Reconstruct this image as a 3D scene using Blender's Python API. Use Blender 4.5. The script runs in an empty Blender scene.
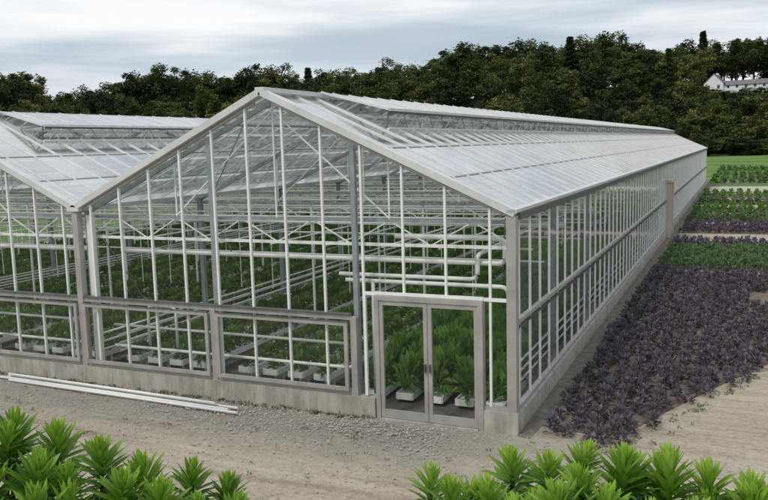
import bpy, bmesh, numpy as np, math
from mathutils import Vector, Matrix
rng=np.random.default_rng(7)
S=bpy.context.scene
W=10.167; A=6.362; L=85.0; EH=4.0
CAM=np.array([3.6902,-13.926,5.2987]); YAW,PITCH,ROLL,F=0.4192,0.129,-0.0266,805.06
SY,CY=math.sin(YAW),math.cos(YAW)

# ------------------------------------------------------------------ materials
def newmat(name):
    m=bpy.data.materials.new(name); m.use_nodes=True
    nt=m.node_tree; nt.nodes.clear()
    out=nt.nodes.new('ShaderNodeOutputMaterial')
    return m,nt,out
def ramp(nt,fac,stops):
    r=nt.nodes.new('ShaderNodeValToRGB')
    e=r.color_ramp.elements
    while len(e)<len(stops): e.new(0.5)
    for i,(p,c) in enumerate(stops):
        e[i].position=p; e[i].color=(c[0],c[1],c[2],1)
    nt.links.new(fac,r.inputs[0]); return r.outputs[0]
def pos(nt):
    return nt.nodes.new('ShaderNodeNewGeometry').outputs['Position']
def mapping(nt,vec,scale,rot=(0,0,0)):
    q=nt.nodes.new('ShaderNodeMapping'); q.inputs['Scale'].default_value=scale; q.inputs['Rotation'].default_value=rot
    nt.links.new(vec,q.inputs[0]); return q.outputs[0]
def noise(nt,vec,scale,detail=4,rough=.55):
    n=nt.nodes.new('ShaderNodeTexNoise'); n.inputs['Scale'].default_value=scale; n.inputs['Detail'].default_value=detail; n.inputs['Roughness'].default_value=rough
    nt.links.new(vec,n.inputs['Vector']); return n.outputs['Fac']
def mix(nt,fac,a,b):
    m=nt.nodes.new('ShaderNodeMix'); m.data_type='RGBA'
    for sock,v in ((m.inputs[0],fac),(m.inputs[6],a),(m.inputs[7],b)):
        if isinstance(v,(int,float)): sock.default_value=v
        elif isinstance(v,tuple): sock.default_value=(v[0],v[1],v[2],1)
        else: nt.links.new(v,sock)
    return m.outputs[2]
def bump(nt,h,strength,dist):
    b=nt.nodes.new('ShaderNodeBump'); b.inputs['Strength'].default_value=strength; b.inputs['Distance'].default_value=dist
    nt.links.new(h,b.inputs['Height']); return b.outputs[0]
def simple(name,c1,c2,scale=3,rough=.6,metal=0.,bs=0.0):
    m,nt,out=newmat(name); p=pos(nt); nf=noise(nt,p,scale,4,.65)
    col=ramp(nt,nf,[(.3,c1),(.7,c2)])
    b=nt.nodes.new('ShaderNodeBsdfPrincipled'); b.inputs['Roughness'].default_value=rough; b.inputs['Metallic'].default_value=metal
    nt.links.new(col,b.inputs['Base Color'])
    if bs: nt.links.new(bump(nt,noise(nt,p,scale*8),bs,.02),b.inputs['Normal'])
    nt.links.new(b.outputs[0],out.inputs[0]); return m
ALU=simple('weathered_aluminium',(.34,.33,.31),(.48,.47,.44),2.5,.45,.25)
ALUL=simple('bright_aluminium',(.58,.58,.57),(.74,.74,.73),2.0,.4,.2)
ALUD=simple('dark_aluminium',(.09,.09,.09),(.15,.15,.145),2.5,.5,.2)
GALV=simple('galvanised_steel',(.25,.28,.31),(.38,.42,.45),4,.45,.3)
WHITE=simple('white_paint',(.74,.74,.72),(.88,.88,.86),1.5,.45)
PIPE=simple('white_pipe',(.70,.70,.66),(.84,.84,.80),1.5,.4)
m,nt,out=newmat('concrete'); p=pos(nt)
cc=ramp(nt,noise(nt,p,3.5,6,.65),[(.3,(.32,.295,.25)),(.7,(.50,.47,.42))])
st_=noise(nt,mapping(nt,p,(3,3,.5)),1.6,5,.7)
cc=mix(nt,.35,cc,ramp(nt,st_,[(.4,(.17,.15,.12)),(.6,(.54,.51,.46))]))
b=nt.nodes.new('ShaderNodeBsdfPrincipled'); b.inputs['Roughness'].default_value=.9; nt.links.new(cc,b.inputs['Base Color'])
nt.links.new(bump(nt,noise(nt,p,30),.4,.02),b.inputs['Normal']); nt.links.new(b.outputs[0],out.inputs[0]); CONC=m
STONE=simple('gravel_stone',(.22,.20,.175),(.56,.53,.48),9,.9)
CLOTH=simple('ground_cloth',(.10,.09,.078),(.23,.205,.17),4,.9,0,.4)
SOIL=simple('soil',(.10,.075,.06),(.24,.19,.15),5,.95,0,.5)
PATH=simple('pale_path',(.40,.37,.31),(.54,.50,.43),.8,.95)
FLOOR=simple('greenhouse_floor_mat',(.07,.07,.06),(.15,.145,.125),3,.9,0,.3)
TAN=simple('tan_wood',(.46,.41,.34),(.58,.52,.44),3,.7)
BARK=simple('bark',(.05,.038,.028),(.11,.085,.06),3,.9)
SLATE=simple('roof_shingle',(.13,.13,.135),(.20,.20,.205),1,.8)
DARKW=simple('window_dark',(.02,.025,.03),(.04,.045,.05),1,.1)
HWALL=simple('house_clapboard',(.74,.74,.72),(.84,.84,.82),1,.6)

def leafmat(name,stops,nscale=.3,trans=.25,rough=.55,namp=.35,orand=.22):
    m,nt,out=newmat(name)
    at=nt.nodes.new('ShaderNodeAttribute'); at.attribute_name='tint'
    nf=noise(nt,pos(nt),nscale,2)
    ma=nt.nodes.new('ShaderNodeMath'); ma.operation='MULTIPLY_ADD'; ma.inputs[1].default_value=namp; 
    nt.links.new(nf,ma.inputs[0]); 
    m2=nt.nodes.new('ShaderNodeMath'); m2.operation='MULTIPLY'; m2.inputs[1].default_value=1-namp
    nt.links.new(at.outputs['Fac'],m2.inputs[0]); nt.links.new(m2.outputs[0],ma.inputs[2])
    oi=nt.nodes.new('ShaderNodeObjectInfo')
    m3=nt.nodes.new('ShaderNodeMath'); m3.operation='MULTIPLY_ADD'; m3.inputs[1].default_value=orand
    nt.links.new(oi.outputs['Random'],m3.inputs[0]); 
    m4=nt.nodes.new('ShaderNodeMath'); m4.operation='SUBTRACT'; m4.inputs[1].default_value=orand/2
    nt.links.new(ma.outputs[0],m4.inputs[0]); nt.links.new(m4.outputs[0],m3.inputs[2])
    col=ramp(nt,m3.outputs[0],stops)
    b=nt.nodes.new('ShaderNodeBsdfPrincipled'); b.inputs['Roughness'].default_value=rough
    b.inputs['Specular IOR Level'].default_value=.35
    nt.links.new(col,b.inputs['Base Color'])
    t=nt.nodes.new('ShaderNodeBsdfTranslucent'); nt.links.new(col,t.inputs[0])
    mx=nt.nodes.new('ShaderNodeMixShader'); mx.inputs[0].default_value=trans
    nt.links.new(b.outputs[0],mx.inputs[1]); nt.links.new(t.outputs[0],mx.inputs[2]); nt.links.new(mx.outputs[0],out.inputs[0])
    return m
M_TREE=leafmat('tree_foliage',[(.05,(.015,.028,.010)),(.38,(.044,.073,.021)),(.66,(.10,.14,.037)),(.92,(.22,.23,.065))],.02,.25,.7,.3,.7)
M_PURP=leafmat('purple_foliage',[(.1,(.042,.033,.047)),(.5,(.115,.095,.122)),(.85,(.225,.20,.23)),(1,(.33,.315,.34))],.9,.1,.5)
M_GRN=leafmat('green_foliage',[(.1,(.03,.08,.015)),(.45,(.09,.21,.034)),(.9,(.21,.40,.075))],.8,.28,.5)
M_LGRN=leafmat('pale_green_foliage',[(.1,(.045,.085,.03)),(.5,(.10,.17,.065)),(.9,(.18,.27,.11))],.5,.2,.55)
M_FORE=leafmat('spurge_leaf',[(.0,(.03,.085,.011)),(.35,(.11,.25,.022)),(.7,(.25,.43,.045)),(1,(.44,.60,.10))],3,.3,.38,.25)
M_WEED=leafmat('weed',[(.1,(.05,.08,.02)),(.9,(.14,.19,.06))],.8,.2,.6)
M_FLOW=leafmat('pale_flower',[(.1,(.6,.55,.5)),(.9,(.85,.82,.80))],.8,.2,.6)

def glassmat(name,tint,base,facpow,maxr,milk,rough,dirt=0.0,pane=None):
    m,nt,out=newmat(name)
    def M(op,a,b):
        q=nt.nodes.new('ShaderNodeMath'); q.operation=op
        for i,v in enumerate((a,b)):
            if isinstance(v,(int,float)): q.inputs[i].default_value=v
            else: nt.links.new(v,q.inputs[i])
        return q.outputs[0]
    lw=nt.nodes.new('ShaderNodeLayerWeight'); lw.inputs[0].default_value=.5
    fac=M('ADD',M('MULTIPLY',M('POWER',lw.outputs['Facing'],facpow),maxr),base)
    tr=nt.nodes.new('ShaderNodeBsdfTransparent'); tr.inputs[0].default_value=(*tint,1)
    gl=nt.nodes.new('ShaderNodeBsdfGlossy'); gl.inputs['Roughness'].default_value=rough; gl.inputs[0].default_value=(.95,.96,.97,1)
    body=tr.outputs[0]
    P=pos(nt)
    if pane:
        df=nt.nodes.new('ShaderNodeBsdfDiffuse'); df.inputs[0].default_value=(.82,.84,.84,1)
        tl=nt.nodes.new('ShaderNodeBsdfTranslucent'); tl.inputs[0].default_value=(.84,.86,.86,1)
        a=nt.nodes.new('ShaderNodeMixShader'); a.inputs[0].default_value=.45; nt.links.new(df.outputs[0],a.inputs[1]); nt.links.new(tl.outputs[0],a.inputs[2])
        c=nt.nodes.new('ShaderNodeMixShader')
        mk=M('ADD',M('MULTIPLY',noise(nt,P,.6,3,.7),dirt),milk-dirt/2)
        sx=nt.nodes.new('ShaderNodeSeparateXYZ'); nt.links.new(P,sx.inputs[0])
        cx=nt.nodes.new('ShaderNodeCombineXYZ')
        nt.links.new(M('FLOOR',M('DIVIDE',M('SUBTRACT',sx.outputs[1],.40),pane[0]),0),cx.inputs[0])
        nt.links.new(M('FLOOR',M('DIVIDE',sx.outputs[0],pane[1]),0),cx.inputs[1])
        wn=nt.nodes.new('ShaderNodeTexWhiteNoise'); wn.noise_dimensions='3D'; nt.links.new(cx.outputs[0],wn.inputs[0])
        mk=M('ADD',mk,M('MULTIPLY',M('SUBTRACT',wn.outputs[0],.5),pane[2]))
        fac=M('ADD',fac,M('MULTIPLY',M('SUBTRACT',wn.outputs[0],.5),pane[2]*.5))
        nt.links.new(mk,c.inputs[0])
        nt.links.new(tr.outputs[0],c.inputs[1]); nt.links.new(a.outputs[0],c.inputs[2]); body=c.outputs[0]
    mx=nt.nodes.new('ShaderNodeMixShader'); nt.links.new(fac,mx.inputs[0]); nt.links.new(body,mx.inputs[1]); nt.links.new(gl.outputs[0],mx.inputs[2])
    nt.links.new(mx.outputs[0],out.inputs[0]); return m
G_WALL=glassmat('wall_glass',(.97,.985,.975),.03,5,.9,.0,.01)
G_SIDE=glassmat('side_wall_glass',(.92,.95,.94),.06,3.2,.85,.08,.03,.1,(.85,50.,.10))
G_ROOF=glassmat('roof_glass',(.95,.98,.98),.14,1.8,.85,.38,.07,.20,(.85,W/8,.18))

# ------------------------------------------------------------------ mesh helpers
def link(o,parent=None):
    S.collection.objects.link(o)
    if parent is not None: o.parent=parent
    return o
def empty(name):
    e=bpy.data.objects.new(name,None); e.empty_display_size=.1; return link(e)
class MB:
    def __init__(s): s.v=[]; s.f=[]
    def add(s,vs,fs):
        o=len(s.v); s.v+= [tuple(map(float,p)) for p in vs]; s.f+=[tuple(i+o for i in f) for f in fs]
    def box(s,a,b):
        x0,y0,z0=a;x1,y1,z1=b
        s.add([(x0,y0,z0),(x1,y0,z0),(x1,y1,z0),(x0,y1,z0),(x0,y0,z1),(x1,y0,z1),(x1,y1,z1),(x0,y1,z1)],
              [(0,3,2,1),(4,5,6,7),(0,1,5,4),(1,2,6,5),(2,3,7,6),(3,0,4,7)])
    def beam(s,a,b,w,h,up=(0,0,1)):
        a=Vector(a);b=Vector(b);d=(b-a).normalized();u=Vector(up)
        sd=d.cross(u)
        if sd.length<1e-4: sd=d.cross(Vector((0,1,0)))
        sd.normalize();u=sd.cross(d).normalized()
        P=[]
        for q in (a,b):
            for i,j in ((-1,-1),(1,-1),(1,1),(-1,1)): P.append(q+sd*i*w/2+u*j*h/2)
        s.add(P,[(0,3,2,1),(4,5,6,7),(0,1,5,4),(1,2,6,5),(2,3,7,6),(3,0,4,7)])
    def tube(s,pts,rs,n=8):
        pts=[Vector(p) for p in pts]
        if not hasattr(rs,'__len__'): rs=[rs]*len(pts)
        rings=[]
        for i,p in enumerate(pts):
            d=(pts[min(i+1,len(pts)-1)]-pts[max(i-1,0)]).normalized()
            r=Vector((0,0,1)) if abs(d.z)<.9 else Vector((1,0,0))
            a=d.cross(r).normalized(); b=d.cross(a)
            rings.append([p+(a*math.cos(t)+b*math.sin(t))*rs[i] for t in [2*math.pi*k/n for k in range(n)]])
        V=[v for r in rings for v in r]; Fs=[]
        for i in range(len(pts)-1):
            for k in range(n):
                Fs.append((i*n+k,i*n+(k+1)%n,(i+1)*n+(k+1)%n,(i+1)*n+k))
        Fs.append(tuple(range(n))[::-1]); Fs.append(tuple((len(pts)-1)*n+k for k in range(n)))
        s.add(V,Fs)
    def obj(s,name,mat,parent=None,smooth=False):
        m=bpy.data.meshes.new(name); m.from_pydata(s.v,[],s.f); m.materials.append(mat); m.update()
        if smooth:
            for p in m.polygons: p.use_smooth=len(p.vertices)==4
        return link(bpy.data.objects.new(name,m),parent)
def leafmesh(name,base,d,ln,wd,tint,mat,fold=.25,droop=.15,seed=0):
    r=np.random.default_rng(seed); n=len(base)
    d=d/np.linalg.norm(d,axis=1,keepdims=True)
    up=np.array([0,0,1.])+r.normal(0,.35,(n,3))
    sd=np.cross(d,up); sd/=np.linalg.norm(sd,axis=1,keepdims=True)+1e-9
    nr=np.cross(sd,d)
    ln=ln[:,None]; wd=wd[:,None]
    V=np.empty((n,4,3)); V[:,0]=base
    mid=base+d*ln*.55
    V[:,1]=mid+sd*wd*.5+nr*wd*fold; V[:,3]=mid-sd*wd*.5+nr*wd*fold
    V[:,2]=base+d*ln-np.array([0,0,1.])*ln*droop
    i=np.arange(n)[:,None]*4
    Fc=np.concatenate([i+np.array([[0,1,2]]),i+np.array([[0,2,3]])],0)
    m=bpy.data.meshes.new(name); m.from_pydata(V.reshape(-1,3).tolist(),[],Fc.tolist())
    at=m.attributes.new('tint','FLOAT','POINT'); at.data.foreach_set('value',np.repeat(tint,4).astype(np.float32))
    m.materials.append(mat); m.update(); return m
def plants(name,pts,mat,nl=24,h=.22,ln=(.12,.2),wd=(.05,.09),spread=.06,el=(15,80),seed=1,size=None):
    r=np.random.default_rng(seed); n=len(pts)
    if size is None: size=r.uniform(.75,1.2,n)
    P=np.repeat(pts,nl,0); sz=np.repeat(size,nl); pt=np.repeat(r.uniform(.0,1,n),nl); m=n*nl
    az=r.uniform(0,2*np.pi,m); t=r.uniform(0,1,m); e=np.radians(el[0]+(el[1]-el[0])*t+r.normal(0,8,m))
    d=np.stack([np.cos(az)*np.cos(e),np.sin(az)*np.cos(e),np.sin(e)],1)
    base=P+np.stack([np.cos(az)*spread*r.uniform(0,1,m),np.sin(az)*spread*r.uniform(0,1,m),h*(.15+.75*t)],1)*sz[:,None]
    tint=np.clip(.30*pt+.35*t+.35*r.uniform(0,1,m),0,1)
    return leafmesh(name,base,d,r.uniform(*ln,m)*sz,r.uniform(*wd,m)*sz,tint,mat,seed=seed)

# ------------------------------------------------------------------ terrain
def sst(a,b,x):
    t=np.clip((x-a)/(b-a),0,1); return t*t*(3-2*t)
def polar(x,y):
    dx=x-CAM[0];dy=y-CAM[1]; s=-dx*SY+dy*CY; a=dx*CY+dy*SY
    return s,a,np.hypot(dx,dy),np.arctan2(a,s)
def hgt(x,y):
    s,a,D,an=polar(x,y)
    bank=3.5*(1-sst(2.8,8.0,s))*(1-sst(40,60,np.abs(a)))
    hill=sst(236,350,D)*(15+12*sst(-.35,.30,an))*sst(-.2,.2,np.cos(an))
    roll=.8*np.sin(x*.011+1)*np.sin(y*.013)*sst(120,260,D)
    return bank+hill+roll
def axis(c,near,step,far,g=1.12):
    v=[0.];d=step
    while v[-1]<far:
        v.append(v[-1]+d)
        if v[-1]>near: d*=g
    v=np.array(v); return np.concatenate([-v[::-1][:-1],v])+c
gx=axis(0,22,.6,3000); gy=axis(-8,22,.6,3000)
X,Y=np.meshgrid(gx,gy); Z=hgt(X,Y)
near=(np.hypot(X,Y+6)<45)
Z=Z+(.02*np.sin(X*1.7+Y*.6)*np.sin(Y*1.3)-.02)*near*(Y<-.7)
nx,ny=len(gx),len(gy)
V=np.stack([X,Y,Z],-1).reshape(-1,3); idx=np.arange(nx*ny).reshape(ny,nx)
Fc=np.stack([idx[:-1,:-1],idx[:-1,1:],idx[1:,1:],idx[1:,:-1]],-1).reshape(-1,4)
gm=bpy.data.meshes.new('ground'); gm.from_pydata(V.tolist(),[],Fc.tolist())
for p in gm.polygons: p.use_smooth=True
m,nt,out=newmat('ground_dirt_and_grass'); p=pos(nt)
def maprange(v,a,b):
    r=nt.nodes.new('ShaderNodeMapRange'); r.inputs[1].default_value=a; r.inputs[2].default_value=b; nt.links.new(v,r.inputs[0]); return r.outputs[0]
def mth(op,a,b):
    q=nt.nodes.new('ShaderNodeMath'); q.operation=op
    for i,v in enumerate((a,b)):
        if isinstance(v,(int,float)): q.inputs[i].default_value=v
        else: nt.links.new(v,q.inputs[i])
    return q.outputs[0]
n1=noise(nt,p,.35,6,.6); n2=noise(nt,p,9,6,.7); n3=noise(nt,p,60,3,.7)
dirt=ramp(nt,n1,[(.3,(.34,.28,.21)),(.5,(.45,.385,.30)),(.7,(.54,.475,.385))])
dirt=mix(nt,.55,dirt,ramp(nt,n2,[(.3,(.18,.145,.11)),(.5,(.44,.38,.30)),(.75,(.64,.575,.485))]))
trk=noise(nt,mapping(nt,p,(.22,2.2,1),(0,0,.07)),1.0,5,.65)
dirt=mix(nt,mth('MULTIPLY',maprange(trk,.50,.66),.6),dirt,(.60,.535,.44))
dirt=mix(nt,mth('MULTIPLY',maprange(trk,.47,.34),.6),dirt,(.22,.18,.135))
vor=nt.nodes.new('ShaderNodeTexVoronoi'); vor.inputs['Scale'].default_value=28; nt.links.new(p,vor.inputs['Vector'])
peb=ramp(nt,vor.outputs['Distance'],[(.0,(1,1,1)),(.22,(1,1,1)),(.34,(0,0,0))])
sepc=nt.nodes.new('ShaderNodeSeparateColor'); nt.links.new(vor.outputs['Color'],sepc.inputs[0])
pm2=mth('MULTIPLY',mth('GREATER_THAN',sepc.outputs[0],.72),peb)
dirt=mix(nt,pm2,dirt,ramp(nt,sepc.outputs[1],[(0,(.22,.20,.18)),(1,(.66,.62,.57))]))
sx=nt.nodes.new('ShaderNodeSeparateXYZ'); nt.links.new(p,sx.inputs[0])
yy=mth('ADD',sx.outputs[1],mth('MULTIPLY',noise(nt,p,.9,4),2.4))
strip_=mth('MULTIPLY',maprange(yy,-1.6,.0),maprange(sx.outputs[0],2.5,-1.))
grv=ramp(nt,noise(nt,p,22,5,.8),[(.3,(.10,.09,.08)),(.5,(.27,.25,.22)),(.72,(.52,.49,.45))])
dirt=mix(nt,mth('MULTIPLY',strip_,.8),dirt,grv)
ng=noise(nt,mapping(nt,p,(1,2.5,1),(0,0,.1)),.05,5,.6)
grass=ramp(nt,ng,[(.32,(.065,.13,.028)),(.5,(.13,.24,.05)),(.62,(.20,.28,.085)),(.75,(.33,.33,.15))])
grass=mix(nt,.3,grass,ramp(nt,noise(nt,p,1.2,6,.8),[(.3,(.04,.08,.02)),(.7,(.18,.28,.08))]))
gmask=maprange(mth('ADD',sx.outputs[1],mth('MULTIPLY',n1,3)),80,82)
bankm=maprange(sx.outputs[2],.5,2.2)
lft=maprange(mth('ADD',sx.outputs[0],mth('MULTIPLY',n1,3)),-34,-36)
gmask=mth('MAXIMUM',mth('MAXIMUM',gmask,bankm),lft)
col=mix(nt,gmask,dirt,grass)
dist=nt.nodes.new('ShaderNodeVectorMath'); dist.operation='DISTANCE'; nt.links.new(p,dist.inputs[0]); dist.inputs[1].default_value=tuple(CAM)
col=mix(nt,maprange(dist.outputs['Value'],232,238),col,ramp(nt,noise(nt,p,.3,6,.7),[(.3,(.012,.022,.008)),(.7,(.035,.052,.017))]))
b=nt.nodes.new('ShaderNodeBsdfPrincipled'); b.inputs['Roughness'].default_value=.95; b.inputs['Specular IOR Level'].default_value=.15
nt.links.new(col,b.inputs['Base Color'])
hh=mth('ADD',mth('MULTIPLY',n2,.6),mth('ADD',mth('MULTIPLY',n3,.25),mth('MULTIPLY',pm2,.3)))
nt.links.new(bump(nt,hh,.8,.05),b.inputs['Normal']); nt.links.new(b.outputs[0],out.inputs[0])
gm.materials.append(m); gm.update(); link(bpy.data.objects.new('ground',gm))

# ------------------------------------------------------------------ greenhouse
GH=empty('greenhouse'); NB=3
alu,alul,alud,galv,wh,glw,gls,glr,con,pip=[MB() for _ in range(10)]
rfb,rfbar=MB(),MB()
def rake(x,xc): return EH+(A-EH)*(1-abs(x-xc)/(W/2))
P12=W/12
for i in range(NB):
    xr=-i*W; xl=xr-W; xc=xr-W/2
    T=lambda t:xr-t*W
    glw.add([(xl,0,.42),(xr,0,.42),(xr,0,EH),(xc,0,A),(xl,0,EH)],[(0,1,2,3,4)]) if i else \
    glw.add([(xl,0,.42),(T(.265),0,.42),(T(.265),0,2.38),(T(.055),0,2.38),(T(.055),0,.42),(xr,0,.42),(xr,0,EH),(xc,0,A),(xl,0,EH)],[(0,1,2,8),(2,3,6,8),(3,4,5,6),(8,6,7)])
    for a,bq in (((xr+.06,-.02,EH+.05),(xc,-.02,A+.06)),((xl-.06,-.02,EH+.05),(xc,-.02,A+.06))):
        alul.beam(a,bq,.20,.13)
        sg=1 if a[0]<bq[0] else -1
        alu.beam((a[0]+sg*.25,.03,a[2]-.02),(bq[0]-sg*.2,.03,bq[2]-.22),.07,.05)
    for k in range(12):
        t=(k+.5)/12; x=T(t); z0=.42
        if i==0 and .055<t<.265: z0=2.42
        wh.box((x-.021,-.03,z0),(x+.021,.03,rake(x,xc)-.06))
    for t in (1/3.,2/3.):
        x=T(t-.02 if t<.5 else t-.026)
        alu.box((x-.065,-.085,.30),(x+.065,.05,1.98))
        galv.box((x-.05,.08,.0),(x+.05,.18,rake(x,xc)-.15))
    alu.box((xl-.08,-.09,.30),(xl+.08,.07,EH-.02))
    wh.box((xl+.16,.10,.3),(xl+.30,.24,EH-.1))
    x0=T(.314) if i==0 else xr-.08
    alu.box((xl+.08,-.065,1.92),(x0-.07 if i==0 else x0,.045,2.01))
    alud.box((xl+.08,-.10,2.012),(x0-.07 if i==0 else x0,.04,2.045))
    alu.box((xl+.08,-.062,.40),(x0-.0,.042,.50))
    con.box((xl,-.11,-.3),(T(.27) if i==0 else xr,.12,.40))
    edges=[T(.314),T(.64),T(1.0)] if i==0 else [xr,T(1/3.-.02),T(.64),T(1)]
    for q in range(len(edges)-1):
        a=edges[q+1]+.105; c=edges[q]-.095
        y0,y1=-.155,-.095
        alu.box((a,y0,.50),(a+.075,y1,1.885)); alu.box((c-.075,y0,.50),(c,y1,1.885))
        alu.box((a+.075,y0+.003,.50),(c-.075,y1,.575)); alu.box((a+.075,y0+.003,1.815),(c-.075,y1,1.885))
        alud.box((a,y0-.01,1.887),(c,y1,1.90))
        glw.add([(a+.07,-.125,.55),(c-.07,-.125,.55),(c-.07,-.125,1.84),(a+.07,-.125,1.84)],[(0,1,2,3)])
alu.box((-.10,-.095,.30),(.075,.10,EH+.0))
con.box((-.0559*W,-.11,-.3),(.10,.12,.40))
alu.box((-.055*W,-.06,.40),(-.10,.04,.47))
DX0,DX1=-.262*W,-.058*W
for x in (DX0,DX1): alu.box((x-.045,-.12,0),(x+.045,.06,2.36))
alu.box((DX0-.045,-.125,2.36),(DX1+.045,.065,2.45))
con.box((DX0+.05,-.16,-.1),(DX1-.05,.2,.03))
wh.box((DX0-.26,-.05,2.44),(DX0-.05,.0,2.50)); wh.box((DX0-.30,-.055,.42),(DX0-.25,.005,2.50))
wh.box((DX1+.05,-.05,2.44),(-.105,.0,2.50)); wh.box((DX0-.045,-.06,2.455),(DX1+.045,.0,2.51))
NM=int(L/.85)
for side in (0,-NB*W):
    gls.add([(side,0,.35),(side,L,.35),(side,L,EH),(side,0,EH)],[(0,1,2,3)])
    for k in range(NM+1):
        y=.40+k*.85
        if y>L-.1: break
        wh.box((side-.020,y-.017,.36),(side+.022,y+.017,EH-.02))
        if k%5==4 and side==0: galv.box((side-.16,y-.05,0),(side-.05,y+.05,EH))
    alu.box((side-.05,.10,2.0),(side+.05,L,2.07)); alu.box((side-.04,.1,.36),(side+.055,L,.44))
    alud.box((side-.035,.1,1.92),(side+.060,L,1.945))
    con.box((side-.10,.12,-.3),(side+.10,L,.36))
    alul.box((side-.09,-.12,EH+.06),(side+.10,L+.1,EH+.12)); alud.box((side-.06,.10,EH-.07),(side+.13,L,EH+.055))
for i in range(NB):
    xr=-i*W; xl=xr-W; xc=xr-W/2
    glw.add([(xl,L,.42),(xr,L,.42),(xr,L,EH),(xc,L,A),(xl,L,EH)],[(0,1,2,3,4)])
    con.box((xl,L-.1,-.3),(xr,L+.1,.40))
    for k in range(12):
        x=xr-(k+.5)*P12; wh.box((x-.024,L-.03,.42),(x+.024,L+.03,rake(x,xc)-.06))
    for e in (xr,xl): alu.beam((e,L,EH+.05),(xc,L,A+.05),.15,.15)
def slope(xe,xc,f): return xe+(xc-xe)*f, EH+.10+(A-EH-.06)*f
VY0=2.45
for i in range(NB):
    xr=-i*W; xl=xr-W; xc=xr-W/2
    for xe in (xr,xl):
        right= xe==xr
        f1=.68
        xa,za=slope(xe,xc,0); xb,zb=slope(xe,xc,1); xm,zm=slope(xe,xc,f1)
        q=[(xa,.08,za),(xb,.08,zb),(xb,L,zb),(xa,L,za)]
        if right:
            glr.add([(xa,.08,za),(xb,.08,zb),(xb,VY0,zb),(xm,VY0,zm),(xa,VY0,za)],[(0,1,2,3,4)])
            glr.add([(xa,VY0,za),(xm,VY0,zm),(xm,L,zm),(xa,L,za)],[(0,1,2,3)])
        else: glr.add(q,[(0,1,2,3)])
        for k in range(NM+1):
            y=.40+k*.85
            if y>L-.1: break
            fe=f1 if (right and y>VY0) else 1
            xq,zq=slope(xe,xc,fe)
            rfbar.beam((xa,y,za+.010),(xq,y,zq+.010),.036,.04)
        for f in (.25,.5,.75 if not right else f1-.005):
            xq,zq=slope(xe,xc,f)
            (rfb if f!=f1-.005 else alul).beam((xq,.1 if f!=f1-.005 else VY0,zq+.008),(xq,L,zq+.008),.035 if f<.6 else .07,.02 if f<.6 else .05,up=((A-EH)*(1 if right else -1),0,W/2))
        for f in (.2,.42,.64,.86):
            xq,zq=slope(xe,xc,f); wh.beam((xq,.1,zq-.10),(xq,L,zq-.10),.05,.05)
        if right:
            vw=1.72; ang=math.atan2(A-EH,W/2)-math.radians(10)
            x2=xc+vw*math.cos(ang)+.03; z2=A+.16-vw*math.sin(ang)
            glr.add([(xc+.03,VY0,A+.16),(x2,VY0,z2),(x2,L-1,z2),(xc+.03,L-1,A+.16)],[(0,1,2,3)])
            alul.beam((x2,VY0,z2),(x2,L-1,z2),.07,.06)
            alud.beam((x2-.03,VY0+.1,z2-.055),(x2-.03,L-1,z2-.055),.04,.05)  # vent edge frame coloured dark to stand in for the opening's shade
            alud.beam((xm-.10,VY0+.1,zm+.01),(xm-.10,L-1,zm+.01),.05,.05)  # lower edge of the opening, its shade likewise put into the dark colour
            alul.beam((xc+.03,VY0,A+.165),(x2,VY0,z2+.005),.06,.05)
            alul.beam((xc+.03,L-1,A+.165),(x2,L-1,z2+.005),.06,.05)
            alud.beam((xm,VY0,zm+.03),(x2-.02,VY0,z2-.03),.03,.03); alud.beam((xm-.75,VY0,zm+.36),(x2-.02,VY0,z2-.03),.025,.025)
            k=0
            while VY0+.5+k*.85<L-1.2:
                y=VY0+.5+k*.85
                rfbar.beam((xc+.05,y,A+.165),(x2,y,z2+.008),.028,.028)
                alu.beam((xm-.05,y,zm),(x2-.05,y+.42,z2-.05),.022,.022); alu.beam((x2-.05,y+.42,z2-.05),(xm-.05,y+.85,zm),.022,.022)
                k+=1
    alul.box((xc-.10,-.1,A+.055),(xc+.10,L,A+.15))
    if i: alul.box((xr-.17,-.13,EH+.0),(xr+.17,L,EH+.10))
DY=4.25
j=0
while j*DY<L-.5:
    y=j*DY+.35
    for i in range(NB):
        xr=-i*W; xl=xr-W; xc=xr-W/2
        for e in (xr,xl):
            galv.beam((e,y,EH-.05),(xc,y,A-.12),.07,.10)
        galv.beam((xl,y,EH-.15),(xr,y,EH-.15),.05,.06); wh.beam((xl,y,EH-.62),(xr,y,EH-.62),.05,.06)
        n=12
        for k in range(n):
            a=xl+W*k/n; bq=xl+W*(k+1)/n
            za,zb=(EH-.62,EH-.15) if k%2==0 else (EH-.15,EH-.62)
            wh.beam((a,y,za),(bq,y,zb),.022,.022)
        for t in (.25,.5,.75):
            x=xr-t*W; wh.beam((x,y+.01,EH-.15),(x,y+.01,rake(x,xc)-.15),.03,.03)
        wh.beam((xr-.25*W,y,EH-.1),(xc,y,A-.3),.025,.025); wh.beam((xr-.75*W,y,EH-.1),(xc,y,A-.3),.025,.025)
        galv.box((xl-.06,y-.06,0),(xl+.06,y+.06,EH))
        if j>0 and j<9:
            for t in (.345,.655): wh.beam((xr-t*W,y+.06,.0),(xr-t*W,y+.06,EH-.15),.05,.05)
            for t in (.12,.22,.45,.55,.78,.88): wh.beam((xr-t*W,y+.05,EH-.62),(xr-t*W,y+.05,1.5),.018,.018)
        if j<12:
            for dz,dy in ((-.30,1.0),(-.30,2.1),(-.30,3.2),(-.85,1.6),(-.85,3.7),(-1.25,2.6)):
                pip.tube([(xl+.1,y+dy,EH+dz),(xr-.1,y+dy,EH+dz)],.024,6)
    j+=1
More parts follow.
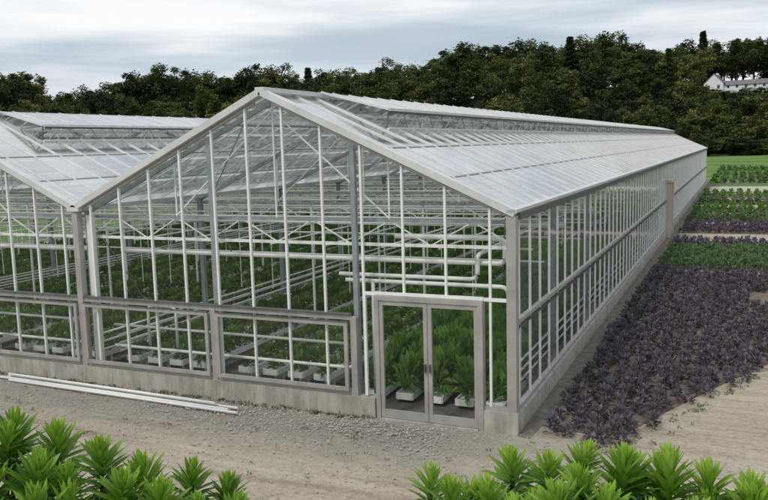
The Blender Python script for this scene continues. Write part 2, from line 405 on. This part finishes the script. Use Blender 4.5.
for i in range(NB):
    xr=-i*W
    for t in (.08,.17,.29,.42,.55,.68,.80,.92):
        pip.tube([(xr-t*W,.9,EH-.75),(xr-t*W,L-1,EH-.75)],.020,6)
    for t in (.025,.975):
        for z in (.55,.75,.95): pip.tube([(xr-t*W,.8,z),(xr-t*W,L-1,z)],.026,6)
for i in range(NB):
    xr=-i*W
    for s0 in (.03,.67):
        galv.beam((xr-s0*W,.6,EH-.1),(xr-s0*W-1.2,4.4,.4),.02,.02)
    galv.beam((xr-.05*W,.3,EH+.1),(xr-.45*W,4.5,A-.3),.02,.02); galv.beam((xr-.95*W,.3,EH+.1),(xr-.55*W,4.5,A-.3),.02,.02)
    galv.beam((xr-.45*W,.3,A-.3),(xr-.05*W,4.5,EH+.1),.02,.02); galv.beam((xr-.55*W,.3,A-.3),(xr-.95*W,4.5,EH+.1),.02,.02)
def bend(pts,r=.045,seg=5):
    out=[Vector(pts[0])]
    for a,b,c in zip(pts[:-2],pts[1:-1],pts[2:]):
        a,b,c=Vector(a),Vector(b),Vector(c); q=.16
        p=b+(a-b).normalized()*q; s=b+(c-b).normalized()*q
        for k in range(seg+1):
            t=k/seg; out.append(p*(1-t)**2+b*2*t*(1-t)+s*t*t)
    out.append(Vector(pts[-1])); return out
big=MB()
big.tube(bend([(-9.6,.75,3.02),(-.35,.75,3.02),(-.35,.75,3.50),(-2.6,.75,3.50)]),.048,10)
big.tube(bend([(-3.8,.62,2.72),(-.85,.62,2.72),(-.85,.62,3.2),(-.85,3.0,3.2)]),.042,10)
big.tube(bend([(-3.6,.5,2.62),(-.22,.5,2.62),(-.22,.5,1.9),(-.30,1.6,1.9),(-.3,1.6,.5)]),.042,10)
big.tube(bend([(-9.7,.45,.80),(-3.45,.45,.80),(-3.45,.45,1.5)]),.035,8)
big.tube([(-19.7,.45,.80),(-10.6,.45,.80)],.035,8); big.tube([(-19.7,.45,1.35),(-10.6,.45,1.35)],.03,8)
big.tube([(-9.7,.45,1.30),(-3.6,.45,1.30)],.03,8)
big.tube([(-6.9,.6,3.02),(-6.9,.6,.8)],.04,8); big.tube([(-3.0,.5,2.62),(-3.0,.5,.3)],.04,8)
big.tube(bend([(-8.9,.7,.8),(-8.9,.7,1.75),(-8.1,.7,1.75),(-8.1,.7,.8)]),.035,8)
big.tube([(-19.8,.75,3.02),(-10.5,.75,3.02)],.048,10)
big.obj('heating_pipes',PIPE,GH,True)
for mb,nm,mt in ((alu,'aluminium_frame',ALU),(alul,'bright_trim',ALUL),(alud,'dark_trim',ALUD),(galv,'steel_frame',GALV),(wh,'white_glazing_bars',WHITE),(glw,'front_glass',G_WALL),(gls,'side_glass',G_SIDE),(glr,'roof_glass',G_ROOF),(con,'concrete_curb',CONC),(rfb,'roof_cross_bars',ALU),(rfbar,'roof_glazing_bars',ALUL)):
    mb.obj(nm,mt,GH)
pip.obj('service_lines',PIPE,GH,True)
dr=MB(); dg=MB(); hd=MB()
xm=(DX0+DX1)/2
for a,c in ((DX0+.05,xm-.006),(xm+.006,DX1-.05)):
    dr.box((a,-.10,.04),(a+.075,-.045,2.35)); dr.box((c-.075,-.10,.04),(c,-.045,2.35))
    dr.box((a+.075,-.098,.04),(c-.075,-.047,.20)); dr.box((a+.075,-.098,2.27),(c-.075,-.047,2.35))
    dg.add([(a+.07,-.072,.18),(c-.07,-.072,.18),(c-.07,-.072,2.29),(a+.07,-.072,2.29)],[(0,1,2,3)])
hd.box((xm-.06,-.15,1.02),(xm-.035,-.10,1.18)); hd.box((xm+.035,-.15,1.02),(xm+.06,-.10,1.18))
dr.obj('door_leaves',ALU,GH); dg.obj('door_glass',G_WALL,GH); hd.obj('door_handles',ALUD,GH)
tp=MB()
for y in (31.4,33.2): tp.box((.06,y-.07,0),(.30,y+.07,2.95))
tp.box((.055,31.25,2.95),(.33,33.35,3.08))
tp.obj('side_door_frame',TAN,GH)
fl=MB(); fl.add([(-NB*W,.1,.004),(-.02,.1,.004),(-.02,L,.004),(-NB*W,L,.004)],[(0,1,2,3)]); fl.obj('floor',FLOOR,GH)
# growing troughs in neat rows + crops
bt=MB(); CH=[]
for v in range(5):
    rr_=np.random.default_rng(v)
    P=np.stack([np.zeros(8),.13+np.arange(8)*.265,np.zeros(8)],1)+rr_.normal(0,.025,(8,3))*[1,1,0]
    CH.append(plants('crop_%d'%v,P,M_GRN,56,.26,(.11,.18),(.055,.09),.08,(-5,85),seed=20+v))
    fp=P[rr_.uniform(0,1,8)<.3]+[0,0,.26]
    if len(fp)==0: fp=P[:1]+[0,0,.26]
    CH.append(plants('flowers_%d'%v,fp,M_FLOW,7,.06,(.03,.05),(.03,.045),.08,(20,85),seed=60+v))
for i in range(NB):
    xr=-i*W
    for rw in range(15):
        if rw in (5,10): continue
        xc=xr-.62-rw*.645
        tall=(i==0 and rw<5)
        hw_=.17; zb_=.08 if tall else .30
        x0_,x1_=xc-hw_,xc+hw_
        bt.box((x0_,.94,zb_+.04),(x1_,L-1,zb_+.07)); bt.box((x0_-.02,.93,zb_),(x0_,L-1,zb_+.13)); bt.box((x1_,.93,zb_),(x1_+.02,L-1,zb_+.13)); bt.box((x0_,.91,zb_),(x1_,.94,zb_+.13))
        for y in np.arange(1.3,44,4.25): bt.box((xc-.12,y,0.005),(xc-.08,y+.04,zb_+.04)); bt.box((xc+.08,y,0.005),(xc+.12,y+.04,zb_+.04))
        for q in range(39):
            if q>20 and (rw%2): continue
            y=.96+q*2.12; v=(q*7+rw*3+i)%5
            hz=1.0+.3*((q*13+rw*5)%4)/3 + (1.5 if (tall and q<9) else 0)
            wz=(1.9 if (tall and q<9) else .95+.25*((q*5+rw*3)%3)/2)
            for off_ in ((0,1) if (q<14 and hz<1.8) else (0,)):
                o=bpy.data.objects.new('crop_row' if off_==0 else 'flower_row',CH[2*v+off_]); o.location=(xc,y,zb_+.07); o.parent=GH
                o.scale=(wz if q<=20 else 2.2,1,hz); S.collection.objects.link(o)
bt.obj('growing_troughs',WHITE,GH)

# ------------------------------------------------------------------ beds at right
def sheet(name,poly,z,mat):
    mb=MB(); mb.add([(x,y,z) for x,y in poly],[tuple(range(len(poly)))]); return mb.obj(name,mat)
sheet('ground_cloth',[(.1,-.15),(.34,-.2),(.58,3),(.62,20),(.60,L),(.1,L)],.008,CLOTH)
bx=np.array([.5,1.9,2.6,3.5,4.4,6,9,14]); by=np.array([-.1,.15,1.9,4.0,5.9,7.5,9.5,11])
sheet('planting_bed_soil',[(.66,.3)]+[(float(a),float(b_)+.5) for a,b_ in zip(bx[1:],by[1:])]+[(14,20),(.66,20)],.012,SOIL)
def grid(x0,x1,y0,y1,dx,dy,jit,seed,keep=1.):
    r=np.random.default_rng(seed)
    xs=np.arange(x0,x1,dx); ys=np.arange(y0,y1,dy); a,b_=np.meshgrid(xs,ys); P=np.stack([a.ravel(),b_.ravel(),np.zeros(a.size)],1)
    P[:,:2]+=r.normal(0,jit,(len(P),2)); return P[r.uniform(0,1,len(P))<keep]
P=grid(.66,14,-.1,19.8,.32,.29,.05,3,.95)
P=P[P[:,1]>np.interp(P[:,0],bx,by)+rng.normal(0,.25,len(P))]
P=P[~((P[:,0]>4.0)&(P[:,0]<6.0)&(P[:,1]>13.2)&(P[:,1]<15.8))]
link(bpy.data.objects.new('purple_foliage_bed',plants('purple_bed',P,M_PURP,42,.25,(.09,.15),(.04,.07),.08,(0,80),seed=4)))
def strip(name,y0,y1,mat,h,ln,wd,dx=.42,dy=.42,nl=18,seed=5,keep=.97,x1=14,soil=True):
    if soil: sheet('bed_soil',[(.7,y0-.2),(x1+.3,y0-.2),(x1+.3,y1+.1),(.7,y1+.1)],.012,SOIL)
    P=grid(.8,x1,y0,y1,dx,dy,.05,seed,keep)
    link(bpy.data.objects.new(name,plants(name,P,mat,nl,h,ln,wd,.1,(0,80),seed=seed)))
strip('pale_green_plant_bed',20.5,27.0,M_LGRN,.28,(.12,.2),(.06,.09),.33,.33,30,6)
strip('purple_foliage_bed',28.0,30.0,M_PURP,.26,(.12,.2),(.06,.10),.36,.36,24,seed=7)
strip('purple_foliage_bed',34.0,38.5,M_PURP,.30,(.14,.24),(.07,.11),.42,.5,24,seed=8)
strip('green_plant_bed',40.5,45,M_LGRN,.30,(.2,.3),(.1,.16),.5,.55,seed=9)
strip('green_plant_bed',47.5,51.5,M_GRN,.32,(.25,.4),(.14,.2),.6,.8,16,seed=10)
strip('green_plant_bed',54.5,58.5,M_LGRN,.32,(.25,.4),(.14,.2),.6,.8,16,seed=13,x1=20)
strip('green_plant_bed',62.5,68,M_GRN,.30,(.25,.4),(.14,.2),.7,.9,14,seed=11,x1=26)
sheet('path',[(.7,70.5),(60,70.5),(60,79.5),(.7,79.5)],.010,PATH)
for k,(a,c) in enumerate(((86,89),(95,99),(106,112),(121,129))):
    sheet('bed_soil',[(1.5,a-1.5),(34,a-1.5),(34,c+1),(1.5,c+1)],.012,SOIL if k%2 else CLOTH)
    strip('green_plant_bed',a,c,M_LGRN if k%2 else M_GRN,.35,(.4,.6),(.25,.35),1.0,1.1,12,seed=40+k,x1=33,soil=False)

# ------------------------------------------------------------------ loose items on the ground
pb=MB()
for k,(a,b_,z) in enumerate([((-12.3,-.42),(-5.6,-.62),.045),((-12.5,-.54),(-5.75,-.76),.045),((-12.0,-.66),(-5.45,-.88),.045),((-12.2,-.48),(-6.1,-.70),.12)]):
    pb.tube([(a[0],a[1],z),((a[0]+b_[0])/2,(a[1]+b_[1])/2+.01,z),(b_[0],b_[1],z)],.032,8)
pb.obj('pipe_bundle',PIPE,None,True)
st=MB(); r=np.random.default_rng(3)
for k in range(4200):
    x=r.uniform(-14,6); y=-abs(r.normal(0,3.2))-.15
    if k%2==0: x=r.uniform(-8,-1.0); y=-.2-abs(r.normal(0,.7))
    z=float(hgt(x,y)); q=r.uniform(.008,.028)
    base=np.array([(1,0,0),(0,1,0),(-1,0,0),(0,-1,0),(0,0,.7),(0,0,-.7)])*q*r.uniform(.7,1.3,(6,1))
    st.add([(x+p[0],y+p[1],z+p[2]+q*.2) for p in base],[(0,1,4),(1,2,4),(2,3,4),(3,0,4),(1,0,5),(2,1,5),(3,2,5),(0,3,5)])
st.obj('gravel_stones',STONE)
wp=[]
for k in range(170): wp.append((r.uniform(-13,-2.8),-.16-abs(r.normal(0,.10)),0))
for k in range(40): wp.append((r.uniform(-12,3),-r.uniform(.3,3.5),0))
for k in range(120): 
    x=r.uniform(1.2,5.5); wp.append((x,float(np.interp(x,bx,by))-abs(r.normal(0,.5)),0))
link(bpy.data.objects.new('weeds',plants('weeds',np.array(wp),M_WEED,12,.03,(.03,.07),(.01,.02),.04,(0,70),seed=31)))

# ------------------------------------------------------------------ foreground spurge plants
def rosettes(name,cs,seed):
    r=np.random.default_rng(seed); Vs=[];Fs=[];Ts=[]; stem=MB(); off=0
    G=2.39996
    for (cx,cy,cz,gz,sc) in cs:
        tilt=r.normal(0,.16,2); ax=np.array([tilt[0],tilt[1],1.]); ax/=np.linalg.norm(ax)
        e1=np.cross(ax,[0,1,0]); e1/=np.linalg.norm(e1); e2=np.cross(ax,e1)
        nL=int(r.integers(64,84)); ph=r.uniform(0,6.28); vt=r.normal(0,.07)
        top=np.array([cx,cy,cz])
        bx_,by_=cx-tilt[0]*.4+r.normal(0,.02),cy-tilt[1]*.4+r.normal(0,.02)
        stem.tube([(bx_,by_,gz-.05),((bx_+cx)/2,(by_+cy)/2,(gz+cz)/2-.04),(cx,cy,cz-.03),tuple(top+ax*.03*sc)],[.012,.010,.009,.005],6)
        for k in range(nL):
            u=k/(nL-1)
            th=ph+k*G
            el=math.radians(84-84*u**.75)+r.normal(0,.09)
            Ln=(.05+.07*min(1,u*2.4))*sc*r.uniform(.88,1.12)*(1 if u<.8 else .9); Wd=Ln*r.uniform(.19,.25)
            base=top+ax*(.05-.20*u)*sc
            rad=e1*math.cos(th)+e2*math.sin(th)
            seg=6; prev=base+rad*.006; e=el; pts=[prev]
            for s_ in range(seg):
                d=rad*math.cos(e)+ax*math.sin(e); prev=prev+d*Ln/seg; pts.append(prev); e+=(.05-.13*u)*(1 if s_<3 else .3)
            sd=np.cross(rad,ax); prof=[.35,.72,.95,1,.86,.55,.04]
            base_t=.98-.85*u**.8+r.normal(0,.08)+vt
            for s_ in range(seg+1):
                nn=-rad*math.sin(el)+ax*math.cos(el)
                w=Wd*.5*prof[s_]
                Vs+= [pts[s_]-sd*w+nn*w*.38, pts[s_], pts[s_]+sd*w+nn*w*.38]
                Ts+= [base_t-.04,base_t+.18,base_t-.04]
            for s_ in range(seg):
                o=off+s_*3; Fs+=[(o,o+1,o+4,o+3),(o+1,o+2,o+5,o+4)]
            off+=3*(seg+1)
    m=bpy.data.meshes.new(name); m.from_pydata([tuple(map(float,v)) for v in Vs],[],Fs)
    for p in m.polygons: p.use_smooth=True
    at=m.attributes.new('tint','FLOAT','POINT'); at.data.foreach_set('value',np.clip(np.array(Ts),0,1).astype(np.float32))
    m.materials.append(M_FORE); m.update()
    root=empty(name); link(bpy.data.objects.new('leaves',m),root); stem.obj('stems',M_WEED,root,True)
def bank_pt(a,s): return CAM[0]+a*CY-s*SY, CAM[1]+a*SY+s*CY
def clump(name,a0,a1,hf,seed,rows):
    r=np.random.default_rng(seed); cs=[]
    for s,dz,sh in rows:
        a=a0+r.uniform(0,.1)
        while a<a1-sh:
            ss=s+r.normal(0,.05); x,y=bank_pt(a,ss); z=hf(a)+dz+r.normal(0,.035)
            cs.append((x,y,z,float(hgt(np.array(x),np.array(y))),r.uniform(.85,1.3)))
            a+=r.uniform(.13,.19)
    rosettes(name,cs,seed)
ROWS=[(3.1,0,0),(2.93,-.03,0.02),(2.76,-.06,.05),(2.6,-.09,.1),(2.45,-.13,.15)]
clump('spurge_plant',-2.0,-.56,lambda a:np.interp(a,[-1.9,-1.45,-1.15,-.85,-.6],[4.24,4.20,4.10,3.97,3.87]),11,ROWS)
clump('spurge_plant',.14,1.46,lambda a:np.interp(a,[.1,.35,.7,1.0,1.4],[3.88,3.93,4.02,3.97,3.88]),12,ROWS)

# ------------------------------------------------------------------ trees
def tree_variant(name,seed,kind='broad'):
    r=np.random.default_rng(seed)
    tr=MB()
    if kind=='broad':
        nl=int(r.integers(30,46)); lob=[];rad=[]
        wx=r.uniform(3.6,5.4); wz=r.uniform(5.0,6.4); lean=r.normal(0,.6,2)
        for k in range(nl):
            u=r.normal(0,1,3); u/=np.linalg.norm(u); q=r.uniform(.35,1.0)
            lob.append(np.array([u[0]*wx*q+lean[0],u[1]*wx*q+lean[1],8.4+u[2]*wz*q])); rad.append(r.uniform(.7,1.9)*(1.1-.3*abs(u[2])))
        per=88; ts=r.uniform(.0,1,nl)
        base=[];tint=[]
        for c,R,t in zip(lob,rad,ts):
            u=r.normal(0,1,(per,3)); u/=np.linalg.norm(u,axis=1,keepdims=True); q=r.uniform(.5,1.15,(per,1))
            base.append(c+u*R*q*[1,1,.75]); tint.append(np.clip(.6*t+.4*r.uniform(0,1,per),0,1))
        base=np.concatenate(base); tint=np.concatenate(tint); n=len(base)
        d=r.normal(0,1,(n,3))*[1,1,.5]; ln=r.uniform(.35,.85,n); wd=r.uniform(.3,.6,n)
        tr.tube([(0,0,-1),(.1,0,3),(.1,.1,7),(0,.2,11)],[.38,.28,.2,.06],7)
        for k in range(8):
            c=lob[k*3]; z0=r.uniform(3,6.5); tr.tube([(0.1,0,z0),(c[0]*.5,c[1]*.5,(z0+c[2])/2),(c[0],c[1],c[2])],[.15,.09,.03],5)
    else:
        n=2600; t=r.uniform(0,1,n)**.75; z=1.2+t*14; R=(1-t)*3.0+.15; az=r.uniform(0,6.28,n); q=np.sqrt(r.uniform(.1,1,n))*(0.65+.35*np.sin(z*4.5+2*np.sin(az*2)))
        base=np.stack([np.cos(az)*R*q,np.sin(az)*R*q,z],1); tint=r.uniform(0,.4,n)
        d=np.stack([np.cos(az),np.sin(az),-.25+r.normal(0,.2,n)],1); ln=r.uniform(.5,1,n); wd=r.uniform(.25,.45,n)
        tr.tube([(0,0,-1),(0,0,15.3)],[.28,.03],7)
    m=leafmesh(name,base,d,ln,wd,tint,M_TREE,.2,.1,seed)
    bm=bmesh.new(); bm.from_mesh(m)
    vs=[bm.verts.new(v) for v in tr.v]
    for f in tr.f:
        try: fc=bm.faces.new([vs[i] for i in f]); fc.material_index=1
        except ValueError: pass
    bm.to_mesh(m); bm.free(); m.materials.append(BARK); return m
TV=[tree_variant('tree_%d'%k,100+k) for k in range(9)]; TC=[tree_variant('conifer_%d'%k,200+k,'con') for k in range(2)]
TL=empty('tree_line'); r=np.random.default_rng(42)
def gh(D,an):
    x=CAM[0]+D*math.sin(an-YAW); y=CAM[1]+D*math.cos(an-YAW); return x,y,float(hgt(np.array(x),np.array(y)))
def put(D,an,sc,mesh,zs=1.,wsc=None):
    x,y,z=gh(D,an); w=wsc or sc
    o=bpy.data.objects.new('tree',mesh); o.location=(x,y,z-.4-sc*1.0)
    o.scale=(w*r.uniform(.95,1.3),w*r.uniform(.95,1.3),sc*zs*1.05); o.rotation_euler=(0,0,r.uniform(0,6.28)); o.parent=TL; S.collection.objects.link(o)
# relative height of the wooded skyline against bearing
SKB=np.array([-.95,-.62,-.445,-.41,-.39,-.35,-.305,-.27,-.225,-.19,-.153,-.067,.02,.082,.167,.215,.262,.319,.373,.446,.60,.95])
SKH=np.array([74,80,92,86,58,62,74,98,90,80,85,82,90,102,108,100,108,94,92,95,84,78])
HD,HA=318,.412; HZ=gh(HD,HA)[2]
for D,sp,s0 in ((236,5,.38),(242,5.5,.62),(250,6.5,.85),(262,7,.95),(275,7,1.0),(289,7,1.05),(304,7,1.05),(320,7.5,1.1),(338,7.5,0),(354,7.5,0),(372,8,0)):
    an=-.85
    while an<.9:
        d2=D+r.normal(0,4)
        lim=(5.3+np.interp(an,SKB,SKH)*d2/805*r.uniform(.84,1.03)-gh(d2,an)[2])/14.6
        sc=s0*r.uniform(.65,1.3) if s0 else lim
        sc=min(sc,lim); skip=sc<.15; sc=min(sc,1.8)
        if HA-.040<an<HA+.044 and d2<HD+12:
            zl=5.3+(d2/HD)*(HZ+1.6-5.3); sc=min(sc,(zl-gh(d2,an)[2])/13.5)
            if d2>HD-7 or sc<.15: skip=True
        if not skip: put(d2,an,sc,TC[int(r.integers(2))] if r.uniform()<.05 and sc>.6 else TV[int(r.integers(9))],1,max(sc,.8) if (s0==0 or .3<an<.5) else None)
        an+=sp/D*r.uniform(.7,1.3)*(.75 if .3<an<.5 else 1)
for D,an,sc in ((352,.375,1.4),(354,.30,1.35),(356,.462,1.35),(340,.20,1.25)):
    put(D,an,sc,TC[0] if an>.3 else TV[0])

# ------------------------------------------------------------------ distant house
def house(name,D,an,wid,dep,hw,hr,rotz,wing=True):
    x,y,z=gh(D,an)
    root=empty(name); root.location=(x,y,z); root.rotation_euler=(0,0,rotz)
    w=MB();rf=MB();wn=MB()
    def block(x0,x1,y0,y1,h,r_,axis):
        w.box((x0,y0,-2),(x1,y1,h))
        if axis=='x':
            ym=(y0+y1)/2; w.add([(x0,y0,h),(x0,y1,h),(x0,ym,h+r_)],[(0,1,2)]); w.add([(x1,y0,h),(x1,y1,h),(x1,ym,h+r_)],[(0,2,1)])
            for ye in (y0-.4,y1+.4): rf.add([(x0-.4,ye,h-.2),(x1+.4,ye,h-.2),(x1+.4,ym,h+r_+.12),(x0-.4,ym,h+r_+.12)],[(0,1,2,3)])
        else:
            xm=(x0+x1)/2; w.add([(x0,y0,h),(x1,y0,h),(xm,y0,h+r_)],[(0,1,2)]); w.add([(x0,y1,h),(x1,y1,h),(xm,y1,h+r_)],[(0,2,1)])
            for xe in (x0-.4,x1+.4): rf.add([(xe,y0-.4,h-.2),(xm,y0-.4,h+r_+.12),(xm,y1+.4,h+r_+.12),(xe,y1+.4,h-.2)],[(0,1,2,3)])
        nW=max(1,int((x1-x0)/2.8))
        for k in range(nW):
            xx=x0+(k+.5)*(x1-x0)/nW
            wn.box((xx-.4,y0-.05,1.0),(xx+.4,y0+.03,2.2))
    block(-wid/2,-wid/2+6.5,-dep/2-1,dep/2,hw+.2,hr+.9,'y')
    if wing: block(-wid/2+6.5,wid/2,-dep/2,dep/2-.5,hw-.5,hr*.6,'x'); w.box((wid*.2,-.4,hw),(wid*.2+.8,.4,hw+hr+.3))
    w.obj('walls',HWALL,root); rf.obj('roof',SLATE,root); wn.obj('windows',DARKW,root)
house('white_house',HD,HA,21,7,2.7,2.4,-.12)

# ------------------------------------------------------------------ world, sun, camera
Wd=bpy.data.worlds.new('World'); S.world=Wd; Wd.use_nodes=True; nt=Wd.node_tree; nt.nodes.clear()
out=nt.nodes.new('ShaderNodeOutputWorld'); bg=nt.nodes.new('ShaderNodeBackground'); bg.inputs[1].default_value=.1
sky=nt.nodes.new('ShaderNodeTexSky'); sky.sky_type='NISHITA'; sky.sun_disc=False; sky.sun_elevation=math.radians(50); sky.sun_rotation=math.radians(200)
tc=nt.nodes.new('ShaderNodeTexCoord'); mp=nt.nodes.new('ShaderNodeMapping'); mp.inputs['Scale'].default_value=(1.5,1.5,13); mp.inputs['Rotation'].default_value=(.09,-.06,0); mp.inputs['Location'].default_value=(.55,.2,.75)
nt.links.new(tc.outputs['Generated'],mp.inputs[0])
nf=noise(nt,mp.outputs[0],1.5,8,.55)
nf2=noise(nt,mp.outputs[0],.7,3,.5)
col=ramp(nt,nf,[(.39,(.42,.50,.58)),(.47,(.62,.69,.75)),(.53,(.83,.86,.88)),(.60,(.96,.965,.97))])
col2=ramp(nt,nf2,[(.42,(.48,.56,.64)),(.56,(.92,.93,.94))])
cl=mix(nt,.45,col,col2)
vm=nt.nodes.new('ShaderNodeVectorMath'); vm.operation='SCALE'; vm.inputs['Scale'].default_value=10.8; nt.links.new(cl,vm.inputs[0])
fin=mix(nt,.92,sky.outputs[0],vm.outputs[0])
nt.links.new(fin,bg.inputs[0]); nt.links.new(bg.outputs[0],out.inputs[0])
sl=bpy.data.lights.new('sun','SUN'); sl.energy=1.5; sl.angle=math.radians(12); sl.color=(1,.95,.88)
so=link(bpy.data.objects.new('sun',sl)); az=math.radians(200); el=math.radians(50)
dv=Vector((math.sin(az)*math.cos(el),math.cos(az)*math.cos(el),math.sin(el))); so.rotation_euler=dv.to_track_quat('Z','Y').to_euler()
fwd=Vector((-SY*math.cos(PITCH),CY*math.cos(PITCH),-math.sin(PITCH))); rr=fwd.cross(Vector((0,0,1))).normalized(); uu=rr.cross(fwd)
r2=rr*math.cos(ROLL)+uu*math.sin(ROLL); u2=-rr*math.sin(ROLL)+uu*math.cos(ROLL)
cd=bpy.data.cameras.new('camera'); cd.sensor_width=36; cd.lens=F/768*36; cd.clip_end=6000; cd.clip_start=.05
co=link(bpy.data.objects.new('camera',cd)); b3=-fwd
co.matrix_world=Matrix(((r2.x,u2.x,b3.x,CAM[0]),(r2.y,u2.y,b3.y,CAM[1]),(r2.z,u2.z,b3.z,CAM[2]),(0,0,0,1)))
S.camera=co
S.view_settings.view_transform='Standard'; S.view_settings.look='None'; S.view_settings.exposure=0
